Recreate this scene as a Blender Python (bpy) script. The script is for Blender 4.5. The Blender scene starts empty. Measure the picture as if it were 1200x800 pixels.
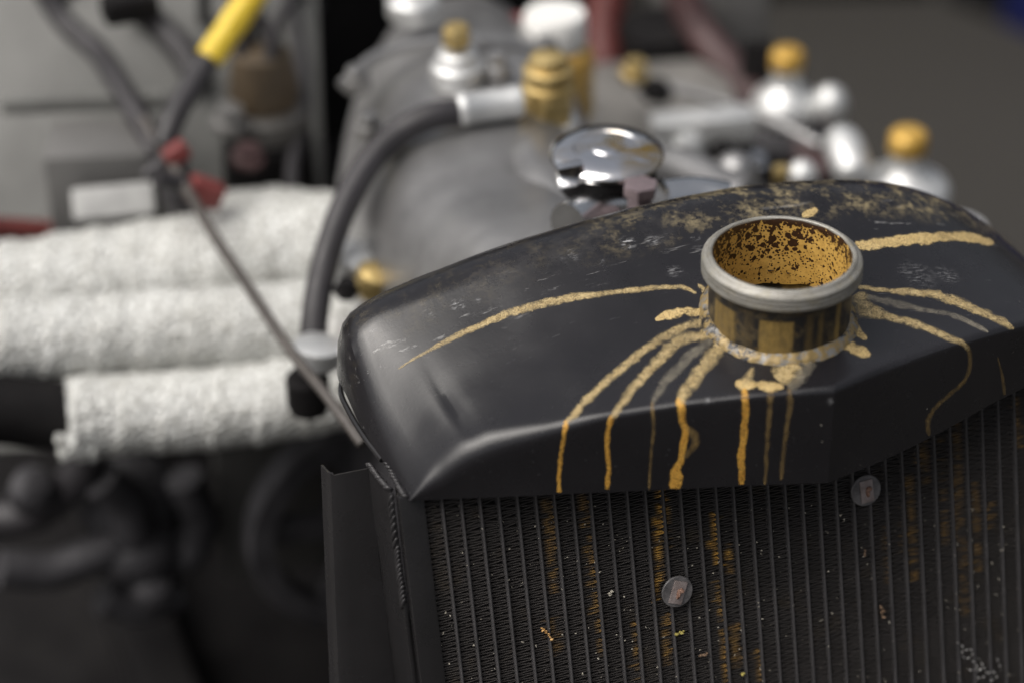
import bpy, bmesh, math, random
from mathutils import Vector, Matrix, noise
from mathutils.bvhtree import BVHTree
random.seed(7)
PI = math.pi
sc = bpy.context.scene
# ------------------------------------------------------------------ camera
FPX = 2782.3
CAM = Vector((-0.39176, -0.76087, 0.50756))
RV = Vector((0.940052, -0.340953, -0.007306)).normalized()
FW = Vector((0.282291, 0.789973, -0.544292)).normalized()
UV_ = RV.cross(FW)
cd = bpy.data.cameras.new("camera")
cam = bpy.data.objects.new("camera", cd)
sc.collection.objects.link(cam)
cam.matrix_world = Matrix(((RV.x, UV_.x, -FW.x, CAM.x), (RV.y, UV_.y, -FW.y, CAM.y), (RV.z, UV_.z, -FW.z, CAM.z), (0, 0, 0, 1)))
cd.sensor_width = 36.0
cd.lens = FPX / 1200 * 36
cd.clip_start = 0.02
cd.clip_end = 500
cd.dof.use_dof = True
cd.dof.focus_distance = 1.026
cd.dof.aperture_fstop = 3.2
cd.dof.aperture_blades = 9
sc.camera = cam
# ------------------------------------------------------------------ light
SUN_EL, SUN_AZ = math.radians(58), math.radians(-93)      # azimuth measured from +Y towards +X
w = bpy.data.worlds.new("World"); sc.world = w; w.use_nodes = True
nt = w.node_tree
sky = nt.nodes.new("ShaderNodeTexSky"); sky.sky_type = 'NISHITA'; sky.sun_disc = False
sky.sun_elevation = SUN_EL; sky.sun_rotation = SUN_AZ
sky.air_density = 1.0; sky.dust_density = 9.0; sky.ozone_density = 1.0
bg = nt.nodes["Background"]; bg.inputs[1].default_value = 0.12
hs = nt.nodes.new("ShaderNodeHueSaturation"); hs.inputs["Saturation"].default_value = 0.35      # thin overcast
nt.links.new(sky.outputs[0], hs.inputs["Color"]); nt.links.new(hs.outputs[0], bg.inputs[0])
sl = bpy.data.lights.new("sun", 'SUN'); sl.energy = 2.0; sl.angle = math.radians(65); sl.color = (1.0, 0.96, 0.9)
sun = bpy.data.objects.new("sun", sl); sc.collection.objects.link(sun)
sd = Vector((math.sin(SUN_AZ) * math.cos(SUN_EL), math.cos(SUN_AZ) * math.cos(SUN_EL), math.sin(SUN_EL)))
sun.rotation_euler = sd.to_track_quat('Z', 'Y').to_euler()
sc.view_settings.view_transform = 'Standard'
sc.view_settings.look = 'None'
sc.view_settings.exposure = 0.0
sc.view_settings.gamma = 1.0
sc.view_settings.use_curve_mapping = False

# ------------------------------------------------------------------ helpers
def ray(x, y):
    return FW + RV * ((x - 600) / FPX) + UV_ * ((400 - y) / FPX)
def at(x, y, Y):
    d = ray(x, y); t = (Y - CAM.y) / d.y
    return CAM + d * t
def ms(P, px):
    return (Vector(P) - CAM).dot(FW) / FPX * px
def link(name, me, parent=None):
    o = bpy.data.objects.new(name, me); sc.collection.objects.link(o)
    if parent is not None: o.parent = parent
    return o
def root_of(o):
    while o.parent is not None: o = o.parent
    return o
def thing(name, label, cat, loc, group=None):
    o = bpy.data.objects.new(name, None); sc.collection.objects.link(o)
    o.location = loc; o.empty_display_size = 0.02
    o['label'] = label; o['category'] = cat
    if group: o['group'] = group
    return o
class MB:
    """collects world-space geometry for ONE object"""
    def __init__(s): s.v = []; s.f = []; s.uv = {}; s.col = None; s.col2 = None
    def add(s, vs, fs):
        b = len(s.v); s.v += [Vector(p) for p in vs]; s.f += [tuple(i + b for i in f) for f in fs]; return b
    def box(s, c, sx, sy, sz, X=(1,0,0), Y=(0,1,0), Z=(0,0,1), bev=0.0):
        c = Vector(c); X, Y, Z = Vector(X), Vector(Y), Vector(Z)
        bm = bmesh.new(); bmesh.ops.create_cube(bm, size=1.0)
        for v in bm.verts: v.co = Vector((v.co.x * sx, v.co.y * sy, v.co.z * sz))
        if bev > 0: bmesh.ops.bevel(bm, geom=list(bm.edges), offset=bev, segments=2, profile=0.6, affect='EDGES')
        bm.verts.index_update()
        s.add([c + X * v.co.x + Y * v.co.y + Z * v.co.z for v in bm.verts], [[v.index for v in f.verts] for f in bm.faces]); bm.free()
    def lathe(s, c, prof, n=48, Z=(0,0,1), caps=True, wob=None):
        c = Vector(c); Z = Vector(Z).normalized()
        X = Z.orthogonal().normalized() if abs(Z.z) < .999 else Vector((1,0,0)); Y = Z.cross(X)
        vs = []; fs = []
        for j, (r, z) in enumerate(prof):
            for i in range(n):
                a = 2*PI*i/n; rr, zz = (r, z) if wob is None else wob(r, z, a, j)
                vs.append(c + X*(rr*math.cos(a)) + Y*(rr*math.sin(a)) + Z*zz)
        m = len(prof)
        for j in range(m-1):
            for i in range(n):
                k = (i+1) % n; fs.append((j*n+i, j*n+k, (j+1)*n+k, (j+1)*n+i))
        if caps:
            if prof[0][0] > 1e-6: fs.append(tuple(range(n-1, -1, -1)))
            if prof[-1][0] > 1e-6: fs.append(tuple((m-1)*n+i for i in range(n)))
        return s.add(vs, fs)
    def tube(s, pts, rad, n=16, caps=True, rf=None):
        pts = [Vector(p) for p in pts]; m = len(pts)
        rads = rad if isinstance(rad, (list, tuple)) else [rad]*m
        up = Vector((0,0,1)); prevX = None; vs = []; fs = []
        for j, p in enumerate(pts):
            t = (pts[min(j+1, m-1)] - pts[max(j-1, 0)]).normalized()
            if prevX is None:
                X = t.cross(up); X = X.normalized() if X.length > .05 else Vector((1,0,0))
            else: X = (prevX - t*prevX.dot(t)).normalized()
            prevX = X; Yv = t.cross(X)
            for i in range(n):
                a = 2*PI*i/n; r = rads[j] if rf is None else rf(rads[j], j/(m-1), a, j)
                vs.append(p + X*(r*math.cos(a)) + Yv*(r*math.sin(a)))
        for j in range(m-1):
            for i in range(n):
                k = (i+1) % n; fs.append((j*n+i, j*n+k, (j+1)*n+k, (j+1)*n+i))
        if caps: fs.append(tuple(range(n-1, -1, -1))); fs.append(tuple((m-1)*n+i for i in range(n)))
        return s.add(vs, fs)
    def ball(s, c, rx, ry, rz, X=(1,0,0), Y=(0,1,0), Z=(0,0,1), n=14, m=9, jit=0.0):
        c = Vector(c); X, Y, Z = Vector(X), Vector(Y), Vector(Z); vs = []; fs = []
        for j in range(m+1):
            th = PI*j/m
            for i in range(n):
                a = 2*PI*i/n; q = 1 + (random.uniform(-jit, jit) if jit else 0)
                vs.append(c + (X*(rx*math.sin(th)*math.cos(a)) + Y*(ry*math.sin(th)*math.sin(a)) + Z*(rz*math.cos(th)))*q)
        for j in range(m):
            for i in range(n):
                k = (i+1) % n; fs.append((j*n+i, j*n+k, (j+1)*n+k, (j+1)*n+i))
        s.add(vs, fs)
    def build(s, name, mat, parent=None, smooth=35, fix=True):
        base = Vector((0,0,0)) if parent is None else root_of(parent).location
        me = bpy.data.meshes.new(name)
        loc = Vector((0,0,0))
        if parent is None and s.v:
            lo = Vector((min(v.x for v in s.v), min(v.y for v in s.v), min(v.z for v in s.v)))
            hi = Vector((max(v.x for v in s.v), max(v.y for v in s.v), max(v.z for v in s.v)))
            loc = (lo+hi)/2; loc.z = lo.z; base = loc
        me.from_pydata([v - base for v in s.v], [], s.f)
        if s.col is not None:
            ca = me.color_attributes.new("mask", 'FLOAT_COLOR', 'POINT')
            for i, c in enumerate(s.col): ca.data[i].color = (c[0], c[1], c[2], 1) if not isinstance(c, float) else (c, c, c, 1)
        if s.uv:
            ul = me.uv_layers.new(name="UVMap")
            for l in me.loops: ul.data[l.index].uv = s.uv[l.vertex_index]
        if fix:
            bm = bmesh.new(); bm.from_mesh(me); bmesh.ops.recalc_face_normals(bm, faces=bm.faces); bm.to_mesh(me); bm.free()
        if smooth:
            for p in me.polygons: p.use_smooth = True
            me.set_sharp_from_angle(angle=math.radians(smooth))
        me.materials.append(mat)
        o = link(name, me, parent)
        if parent is None: o.location = loc
        return o
def spline(pts, n=8):
    pts = [Vector(p) for p in pts]; out = []
    P = [pts[0]*2-pts[1]] + pts + [pts[-1]*2-pts[-2]]
    for i in range(1, len(P)-2):
        a, b, c, d = P[i-1:i+3]
        for k in range(n):
            t = k/n
            out.append(0.5*((2*b)+(c-a)*t+(2*a-5*b+4*c-d)*t*t+(3*b-a-3*c+d)*t**3))
    out.append(pts[-1]); return out
def interp(x, tab, k):
    for a, b in zip(tab, tab[1:]):
        if x <= b[0]:
            t = (x-a[0])/(b[0]-a[0]); return a[k]*(1-t)+b[k]*t
    return tab[-1][k]

# ------------------------------------------------------------------ materials
class NT:
    def __init__(s, name):
        s.m = bpy.data.materials.new(name); s.m.use_nodes = True; s.t = s.m.node_tree
        s.b = s.t.nodes["Principled BSDF"]; s.out = s.t.nodes["Material Output"]
        s.tc = s.t.nodes.new("ShaderNodeTexCoord"); s.co = s.tc.outputs["Object"]
    def n(s, typ, **kw):
        nd = s.t.nodes.new(typ)
        for k, v in kw.items():
            if k.startswith('i_'):
                key = k[2:].replace('_', ' ')
                nd.inputs[key].default_value = v
            else: setattr(nd, k, v)
        return nd
    def l(s, a, b): s.t.links.new(a, b)
    def set(s, sock, v):
        if hasattr(v, 'links'): s.l(v, sock)
        else: sock.default_value = v
    def noise(s, scale, detail=4, rough=.55, vec=None, dist=0):
        nd = s.n("ShaderNodeTexNoise"); nd.inputs["Scale"].default_value = scale; nd.inputs["Detail"].default_value = detail
        nd.inputs["Roughness"].default_value = rough; nd.inputs["Distortion"].default_value = dist
        s.l(vec or s.co, nd.inputs["Vector"]); return nd.outputs["Fac"]
    def vor(s, scale, feat='F1', rnd=1.0, vec=None):
        nd = s.n("ShaderNodeTexVoronoi", feature=feat); nd.inputs["Scale"].default_value = scale; nd.inputs["Randomness"].default_value = rnd
        s.l(vec or s.co, nd.inputs["Vector"]); return nd.outputs["Distance"]
    def mapr(s, v, a, b, c=0., d=1., smooth=False):
        nd = s.n("ShaderNodeMapRange"); nd.clamp = True
        if smooth: nd.interpolation_type = 'SMOOTHSTEP'
        s.l(v, nd.inputs[0])
        for i, q in zip((1,2,3,4), (a,b,c,d)): nd.inputs[i].default_value = q
        return nd.outputs[0]
    def math(s, op, a, b=0.0, c=None, clamp=False):
        nd = s.n("ShaderNodeMath", operation=op); nd.use_clamp = clamp
        s.set(nd.inputs[0], a); s.set(nd.inputs[1], b)
        if c is not None: s.set(nd.inputs[2], c)
        return nd.outputs[0]
    def mix(s, f, a, b):
        nd = s.n("ShaderNodeMix", data_type='RGBA')
        s.set(nd.inputs[0], f)
        for sock, v in ((nd.inputs[6], a), (nd.inputs[7], b)):
            if hasattr(v, 'links'): s.l(v, sock)
            else: sock.default_value = (*v, 1) if len(v) == 3 else v
        return nd.outputs[2]
    def stretch(s, sx, sy, sz, src=None):
        nd = s.n("ShaderNodeMapping"); nd.inputs["Scale"].default_value = (sx, sy, sz); s.l(src or s.co, nd.inputs[0]); return nd.outputs[0]
    def attr(s, name="mask"):
        nd = s.n("ShaderNodeAttribute", attribute_name=name); return nd
    def bump(s, h, strength=.3, dist=.001):
        nd = s.n("ShaderNodeBump"); nd.inputs["Strength"].default_value = strength; nd.inputs["Distance"].default_value = dist
        s.l(h, nd.inputs["Height"])
        if s.b.inputs["Normal"].links: s.l(s.b.inputs["Normal"].links[0].from_socket, nd.inputs["Normal"])
        s.l(nd.outputs[0], s.b.inputs["Normal"])
    def near(s, P, r, soft=.5):
        """1 inside radius r of object-space point P"""
        nd = s.n("ShaderNodeVectorMath", operation='DISTANCE'); s.l(s.co, nd.inputs[0]); nd.inputs[1].default_value = P
        return s.mapr(nd.outputs["Value"], r*soft, r, 1, 0, True)
    def base(s, col, rough=.5, metal=0.): 
        for k, v in (("Base Color", col), ("Roughness", rough), ("Metallic", metal)):
            sock = s.b.inputs[k]
            if hasattr(v, 'links'): s.l(v, sock)
            elif k == "Base Color": sock.default_value = (*v, 1)
            else: sock.default_value = v
        return s
def simple(name, a, b, scale, rough=.5, rough2=None, metal=0., bump=.2, bscale=None, bdist=.001, det=5):
    m = NT(name); f = m.noise(scale, det, .6); c = m.mix(m.mapr(f, .32, .68), a, b)
    r = m.mapr(m.noise(scale*2.3, 4), .3, .7, rough, rough2 if rough2 is not None else rough+.12)
    m.base(c, r, metal)
    if bump: m.bump(m.noise(bscale or scale*6, 5, .65), bump, bdist)
    return m.m
M = {}
M['asphalt'] = (lambda m: (m.base(m.mix(m.noise(260, 6, .7), (.016,.0145,.0125), (.046,.042,.0365)), .85), m.bump(m.vor(320), .5, .003), m.m)[-1])(NT('asphalt'))
M['cast'] = simple('cast aluminium', (.20,.198,.20), (.46,.455,.455), 9, .34, .55, .8, .35, 420, .0006)
M['bolt'] = simple('dull bolt steel', (.16,.155,.15), (.36,.355,.35), 60, .35, .5, .8)
M['cast_dark'] = simple('dark cast metal', (.022,.021,.024), (.075,.072,.078), 30, .5, .7, .3, .4, 160, .001)
M['block'] = simple('dark painted metal', (.006,.0055,.006), (.016,.015,.015), 18, .6, .8, .0, .3, 200, .001)
M['alu'] = simple('polished aluminium', (.62,.63,.64), (.8,.8,.8), 30, .16, .3, 1., .1, 300, .0003)
M['alusat'] = simple('satin aluminium', (.60,.61,.61), (.76,.76,.75), 40, .42, .55, .7, .1, 300, .0003)
M['chrome'] = simple('chrome', (.75,.75,.77), (.85,.85,.85), 40, .06, .16, 1., .05, 200, .0002)
M['brass'] = simple('brass', (.50,.36,.14), (.66,.51,.24), 60, .38, .5, .8, .1, 300, .0003)
M['goldcap'] = simple('gold anodised knob', (.50,.29,.05), (.70,.45,.12), 60, .4, .6, .5, .2, 300, .0004)
M['rubber'] = simple('black rubber hose', (.020,.018,.020), (.036,.033,.037), 40, .42, .6, 0., .2, 700, .0003)
M['redhose'] = simple('dark red rubber', (.07,.012,.010), (.13,.022,.018), 30, .5, .65, 0., .2, 200, .0004)
M['maroon'] = simple('maroon brown hose', (.04,.02,.02), (.075,.035,.035), 30, .5, .65, 0., .2, 200, .0004)
M['red'] = simple('red plastic', (.12,.028,.028), (.24,.055,.05), 50, .4, .55, 0., .1)
M['yellow'] = simple('yellow rubber grip', (.62,.43,.02), (.74,.54,.05), 40, .4, .55, 0., .1)
M['panel'] = simple('pale grey painted panel', (.075,.075,.071), (.185,.185,.175), 8, .45, .6, 0., .15, 60, .001)
M['panellight'] = simple('pale lid paint', (.26,.26,.255), (.40,.40,.39), 40, .4, .55, 0.)
M['greybox'] = simple('grey metal box', (.11,.108,.105), (.18,.175,.17), 12, .4, .55, .2, .15)
M['white'] = simple('white plastic', (.72,.71,.68), (.8,.8,.78), 40, .4, .5, 0., .1)
M['amber'] = simple('amber fluid bottle', (.42,.24,.05), (.55,.36,.10), 18, .25, .4, 0., .1)
M['darkred'] = simple('dark red cloth', (.10,.02,.02), (.15,.03,.03), 30, .7, .8)
M['canvas'] = simple('black canvas', (.008,.008,.009), (.015,.015,.016), 6, .8, .9, 0., .4, 90, .003)
M['blue'] = simple('dark blue canvas', (.006,.008,.05), (.01,.014,.075), 6, .8, .9, 0., .4, 90, .003)
for k_ in ('block', 'canvas', 'blue'): M[k_].node_tree.nodes['Principled BSDF'].inputs['Specular IOR Level'].default_value = .12
# heat wrap: woven white glass tape
m = NT('heat wrap'); f = m.noise(26, 5, .6); f2 = m.noise(330, 4, .7)
c = m.mix(m.mapr(f, .35, .65), (.66,.665,.64), (.82,.83,.81)); c = m.mix(m.mapr(m.vor(300), .35, .75, 0, .6), c, (.22,.215,.19)); c = m.mix(m.mapr(f2, .42, .62, 0, .5), c, (.30,.29,.26))
m.base(c, .55); m.bump(m.vor(300), .8, .0030); M['wrap'] = m.m
# satin black paint of the tank: dust, scuffs, faint dried film
T0 = Vector((0, 0, -0.40))                    # radiator root: object space of its parts is world minus T0
def paint(name, extra=True, base=(.008,.0076,.0092), base2=(.014,.0132,.0152)):
    m = NT(name)
    f = m.noise(16, 5, .6); fine = m.noise(900, 3, .6)
    c = m.mix(m.mapr(f, .3, .7), base, base2)
    r = m.mapr(m.noise(22, 6, .65), .3, .7, .20, .33)
    if extra:
        sep = m.n("ShaderNodeSeparateXYZ"); m.l(m.co, sep.inputs[0])
        # specks of pale grit anywhere
        sp = m.mapr(m.vor(150), .035, .055, 1, 0)
        sp = m.math('MULTIPLY', sp, m.mapr(m.noise(45, 2), .60, .66))
        # dust gathered on the rear slope, thicker to the right
        rear = m.mapr(sep.outputs[1], .050, .068, 0, 1, True)
        side = m.mapr(sep.outputs[0], -.07, .02, .10, 1)
        d = m.mapr(m.noise(75, 6, .72), .47, .63)
        d2 = m.mapr(m.noise(330, 4, .7), .40, .60)
        dust = m.math('MULTIPLY', m.math('MULTIPLY', d, d2), m.math('MULTIPLY', rear, side))
        film = m.math('MULTIPLY', m.mapr(m.noise(60, 7, .75), .5, .75), m.math('MULTIPLY', rear, .08))
        # smears along the edge where the top turns down
        sm = m.mapr(m.noise(1, 6, .7, vec=m.stretch(22, 190, 190)), .60, .74)
        band = m.math('MULTIPLY', m.mapr(sep.outputs[1], .036, .052, 0, 1, True), m.mapr(sep.outputs[1], .058, .072, 1, 0, True))
        smear = m.math('MULTIPLY', m.math('MULTIPLY', sm, band), .55)
        c = m.mix(film, c, (.34,.32,.30)); c = m.mix(smear, c, (.62,.61,.60))
        c = m.mix(m.math('MULTIPLY', dust, .6), c, (.46,.37,.20)); c = m.mix(m.math('MULTIPLY', sp, .7), c, (.6,.56,.48))
        for P, rad, amt in SCUFFS:
            g = m.mapr(m.noise(1, 5, .75, vec=m.stretch(260, 900, 300)), .50, .62)
            c = m.mix(m.math('MULTIPLY', m.math('MULTIPLY', m.near(P, rad, .2), g), amt*.6), c, (.62,.62,.63))
        r = m.math('ADD', r, m.math('MULTIPLY', dust, .4))
        m.bump(m.noise(11, 2), .18, .004)
        # fine scratches
        sc1 = m.mapr(m.noise(1, 5, .7, vec=m.stretch(40, 1500, 600)), .66, .72); c = m.mix(m.math('MULTIPLY', sc1, .18), c, (.4,.4,.41))
    m.base(c, r)
    m.bump(fine, .10, .0004)
    m.bump(m.noise(120, 3), .06, .001)
    return m.m
# dried coolant: pale tan grains on the top, orange on the front
def stain(name, a, b, amt, gran=2400, e0=.05, e1=1.15):
    m = NT(name)
    uv = m.n("ShaderNodeSeparateXYZ"); m.l(m.tc.outputs["UV"], uv.inputs[0])
    u = uv.outputs[0]
    edge = m.math('MULTIPLY', m.math('MULTIPLY', u, m.math('SUBTRACT', 1, u)), 4)      # 0 at the rims, 1 in the middle
    en = m.mapr(m.noise(260, 5, .7), .25, .75, -.6, .6)
    mask = m.mapr(m.math('ADD', edge, en), e0, e1, 0, 1, True)
    g = m.mapr(m.noise(gran, 3, .7), .38, .60, .25, 1.15)
    lo = m.mapr(m.noise(75, 4, .6), .34, .6, .55, 1)
    al = m.math('MULTIPLY', m.math('MULTIPLY', mask, g), m.math('MULTIPLY', lo, amt), clamp=True)
    ring = m.mapr(edge, .25, .7, 1, 0)
    c = m.mix(m.mapr(m.noise(420, 5, .7), .35, .65), a, b)
    c = m.mix(m.math('MULTIPLY', ring, .25), c, tuple(min(1, q*1.35) for q in b))
    m.base(c, .62); m.bump(m.noise(1100, 3, .7), .2, .0004)
    tr = m.n("ShaderNodeBsdfTransparent"); mx = m.n("ShaderNodeMixShader")
    m.l(al, mx.inputs[0]); m.l(tr.outputs[0], mx.inputs[1]); m.l(m.b.outputs[0], mx.inputs[2]); m.l(mx.outputs[0], m.out.inputs[0])
    return m.m
M['tan'] = stain('dried tan coolant', (.38,.275,.12), (.58,.45,.23), 1.1)
M['tanpale'] = stain('thin pale coolant film', (.33,.29,.22), (.50,.45,.34), .42)
M['tanthick'] = stain('thick tan coolant drop', (.42,.30,.12), (.58,.43,.20), 1.4, 1600, .05, .7)
M['orange'] = stain('orange coolant run', (.50,.24,.03), (.68,.38,.07), 1.5, 1500, .05, .7)
M['orangethin'] = stain('thin orange coolant run', (.30,.19,.06), (.46,.31,.12), .5)

# ------------------------------------------------------------------ setting
g = MB(); g.add([(-150,-150,-.75),(150,-150,-.75),(150,150,-.75),(-150,150,-.75)], [(0,1,2,3)])
o = g.build('ground', M['asphalt'], smooth=0); o['kind'] = 'structure'

# ------------------------------------------------------------------ radiator
RK = math.radians(15.2)
U = Vector((0, math.sin(RK), math.cos(RK))); V = Vector((0, -math.cos(RK), math.sin(RK)))
X0, Y0, PITCH = -.1525, .0207, .008195
def core(x, u, v=0.0): return Vector((x, Y0, 0)) + U*u + V*v
def core_px(x, y, v=0.0):
    d = ray(x, y); P0 = core(0, 0, v); t = (P0-CAM).dot(V)/d.dot(V); P = CAM + d*t
    return P.x, (P-P0).dot(U)
W, YC, YT, ZB = .1673, -.0053, -.0541, -.0810
TAB = [(0,-.0340,-.0170),(.03,-.0351,-.0180),(.06,-.0380,-.0206),(.09,-.0424,-.0246),(.113,-.0472,-.0293),(.13,-.0512,-.0330),
       (.14,-.0545,-.0355),(.148,-.0598,-.0375),(.155,-.0665,-.0405),(.160,-.0716,-.0440),(.1638,-.0762,-.0490),(.1662,-.0793,-.0580),(.1673,-.0808,-.0740)]
TABR = [(0,-.0340,-.0170),(.03,-.0351,-.0185),(.055,-.0375,-.0200),(.08,-.0410,-.0245),(.1,-.0444,-.0310),(.115,-.0478,-.0378),(.13,-.0512,-.0470),
        (.14,-.0545,-.0545),(.148,-.0598,-.0610),(.155,-.0665,-.0680),(.160,-.0716,-.0728),(.1638,-.0762,-.0770),(.1662,-.0793,-.0797),(.1673,-.0808,-.0806)]
def tank_mesh():
    xs = [i*.0025 for i in range(int(.138/.0025)+1)] + [.1395,.1418,.144,.146,.148,.150,.152,.154,.156,.158,.160,.162,.1638,.1650,.1662,.1668,.1673]
    xs = [-x for x in reversed(xs[1:])] + xs
    # smooth the key table
    def zz(ax, k, T):
        s = 0; n = 0
        for d in (-.008,-.006,-.004,-.002,0,.002,.004,.006,.008):
            q = abs(ax+d) 
            if q > W: q = 2*W-q-.004
            s += interp(q, T, k); n += 1
        bl = min(1, max(0, (ax-.148)/.012)); return (s/n)*(1-bl) + interp(ax, T, k)*bl
    cols = []
    for x in xs:
        ax = abs(x); T = TAB if x < 0 else TABR; zf, zp = zz(ax, 1, T), zz(ax, 2, T)
        yf = YC + (YT-YC)*(1-ax/W)
        fl = min(1, max(0, (ax-.085)/.055)); fl = fl*fl*(3-2*fl)*(1 if x < 0 else .3)
        r = min(.0030 + .0060*fl, max((zf-ZB)*.6, .0001)); pts = []
        for k in range(6): pts.append((yf, ZB + (zf-r-ZB)*k/5))
        for k in range(1, 6):
            a = PI/2*k/5; pts.append((yf + r*(1-math.cos(a)), zf - r + r*math.sin(a)))
        ys = yf + r
        for k in range(1, 31):
            t = k/30; pts.append((ys + (.07-ys)*t, zf + (zp-zf)*(.25*t+.75*t*t)))
        R = .030; p0 = math.radians(-12); kz = min(1.0, (zp-ZB-.001)/R)
        for k in range(1, 11):
            a = p0 + (PI/2-p0)*k/10
            pts.append((.07 + R*(math.sin(a)-math.sin(p0)), zp + R*kz*(math.cos(a)-math.cos(p0))))
        pts.append((pts[-1][0], ZB)); 
        c = []
        for (y, z) in pts:
            xx = x
            if y > .066:
                rc = .022; q = min(1, max(0, (y-.078)/.0285)); xm = W - rc + rc*math.sqrt(max(0, 1-q*q)); xx = x*xm/W
            bq = min(1, max(0, (y+.004)/.060)); xx *= 1 + .030*bq*bq*(3-2*bq)*min(1, (ax/.1))**2*(1 if x < 0 else .3)
            # gentle hand-beaten unevenness
            dz = (noise.noise(Vector((xx*22, y*22, 3.1)))*.0010 + noise.noise(Vector((xx*60, y*60, 8.)))*.0003) if z > zf-.001 else 0
            dy = noise.noise(Vector((xx*30, z*40, 5.)))*.0004
            if 0 < x < .09 and z < zf-.0005 and y < yf+.001: dy += -.0030*math.sin(min(1, x/.09)*PI)*(1-(z-ZB)/(zf-ZB))*.9  # right face tilted up at the foot to look lighter, shaped for light
            # dent by the left shoulder
            xl = -.1395 - .10*(y-.0) ; dd = math.exp(-(((xx-xl)/.0026)**2 + ((y-.016)/.020)**2)); dz -= .0015*dd
            dz += .0007*math.exp(-(((xx-xl+.006)/.005)**2 + ((y-.016)/.022)**2))
            c.append(Vector((xx, y+dy, z+dz)))
        cols.append(c)
    n = len(cols[0]); b = MB(); vs = [p for c in cols for p in c]; fs = []
    for i in range(len(cols)-1):
        for j in range(n-1):
            q = (i*n+j, (i+1)*n+j, (i+1)*n+j+1, i*n+j+1)
            cc = sum((vs[k] for k in q), Vector())/4
            if math.hypot(cc.x, cc.y) < .0297 and cc.z > -.05: continue
            fs.append(q)
    m_ = len(cols)
    fs.append(tuple([i*n for i in range(m_)] + [i*n+n-1 for i in range(m_-1, -1, -1)]))
    for e in (0, m_-1): fs.append(tuple(e*n+j for j in range(n)))
    b.add(vs, fs); return b
tb = tank_mesh()
BV = BVHTree.FromPolygons(tb.v, tb.f)
def hit(x, y):
    d = ray(x, y).normalized(); loc, nor, i, t = BV.ray_cast(CAM, d)
    if loc is None: return None, None
    if nor.dot(d) > 0: nor = -nor
    return loc, nor
SCUFFS = []
for (x, y, r, a) in [(537,357,.0042,.8),(505,366,.0025,.35),(560,352,.002,.4),(735,285,.005,.9),(765,282,.004,.6),(815,278,.003,.6),(790,318,.005,.35),
                     (668,300,.006,.3),(705,308,.003,.4),(1075,322,.012,.28),(1110,322,.008,.3),(830,468,.003,.3),(975,470,.003,.3)]:
    p, _ = hit(x, y)
    if p: SCUFFS.append((tuple(p-T0), r, a))
M['paint'] = paint('satin black tank paint')
M['paintcore'] = paint('satin black frame paint', False, (.012,.0115,.012), (.021,.020,.021))
rad = thing('radiator', 'black painted racing radiator with a pointed tank, open filler neck and tan coolant runs', 'radiator', T0)
tank = tb.build('header_tank', M['paint'], rad, smooth=24)

# --- stains lying on the tank
def ribbon(path, name, mat, parent=rad, target=hit, lift=.00009, step=3.0, wj=.13):
    pts = spline([Vector((p[0], p[1], p[2])) for p in path], 12)
    # resample by pixel length
    out = [pts[0]]; acc = 0
    for a, b in zip(pts, pts[1:]):
        acc += (b.xy-a.xy).length
        if acc >= step: out.append(b); acc = 0
    if (out[-1].xy-pts[-1].xy).length > .5: out.append(pts[-1])
    rows = []; N = 6; ph = random.random()*100
    for i, p in enumerate(out):
        t = (out[min(i+1, len(out)-1)] - out[max(i-1, 0)]).xy
        if t.length < 1e-4: continue
        t.normalize(); nrm = Vector((-t.y, t.x)); endt = min(1, (i+.35)/1.6, (len(out)-1-i+.35)/1.6)
        wd = p.z*(1 + wj*noise.noise(Vector((i*.35, ph, 0)))*2)*math.sqrt(max(.05, endt))*.92
        off = noise.noise(Vector((i*.25, ph, 9)))*p.z*.14
        row = []
        for k in range(N+1):
            s = k/N - .5; q = p.xy + nrm*(s*wd+off)
            loc, nor = target(q.x, q.y)
            if loc is None: row = None; break
            h = lift*(.5 + (1-(2*s)**2))
            row.append((loc + nor*h, k/N))
        if row: rows.append((row, i))
    if len(rows) < 2: return None
    b = MB(); 
    for ri, (row, i) in enumerate(rows):
        for (q, u) in row:
            b.uv[len(b.v)] = (u, ri*.1); b.v.append(q)
    for ri in range(len(rows)-1):
        if rows[ri+1][1]-rows[ri][1] > 2: continue
        if (rows[ri+1][0][3][0]-rows[ri][0][3][0]).length > .02: continue
        for k in range(N):
            a = ri*(N+1)+k; b.f.append((a, a+1, a+N+2, a+N+1))
    if not b.f: return None
    return b.build(name, mat, parent, smooth=60, fix=False)
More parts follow.
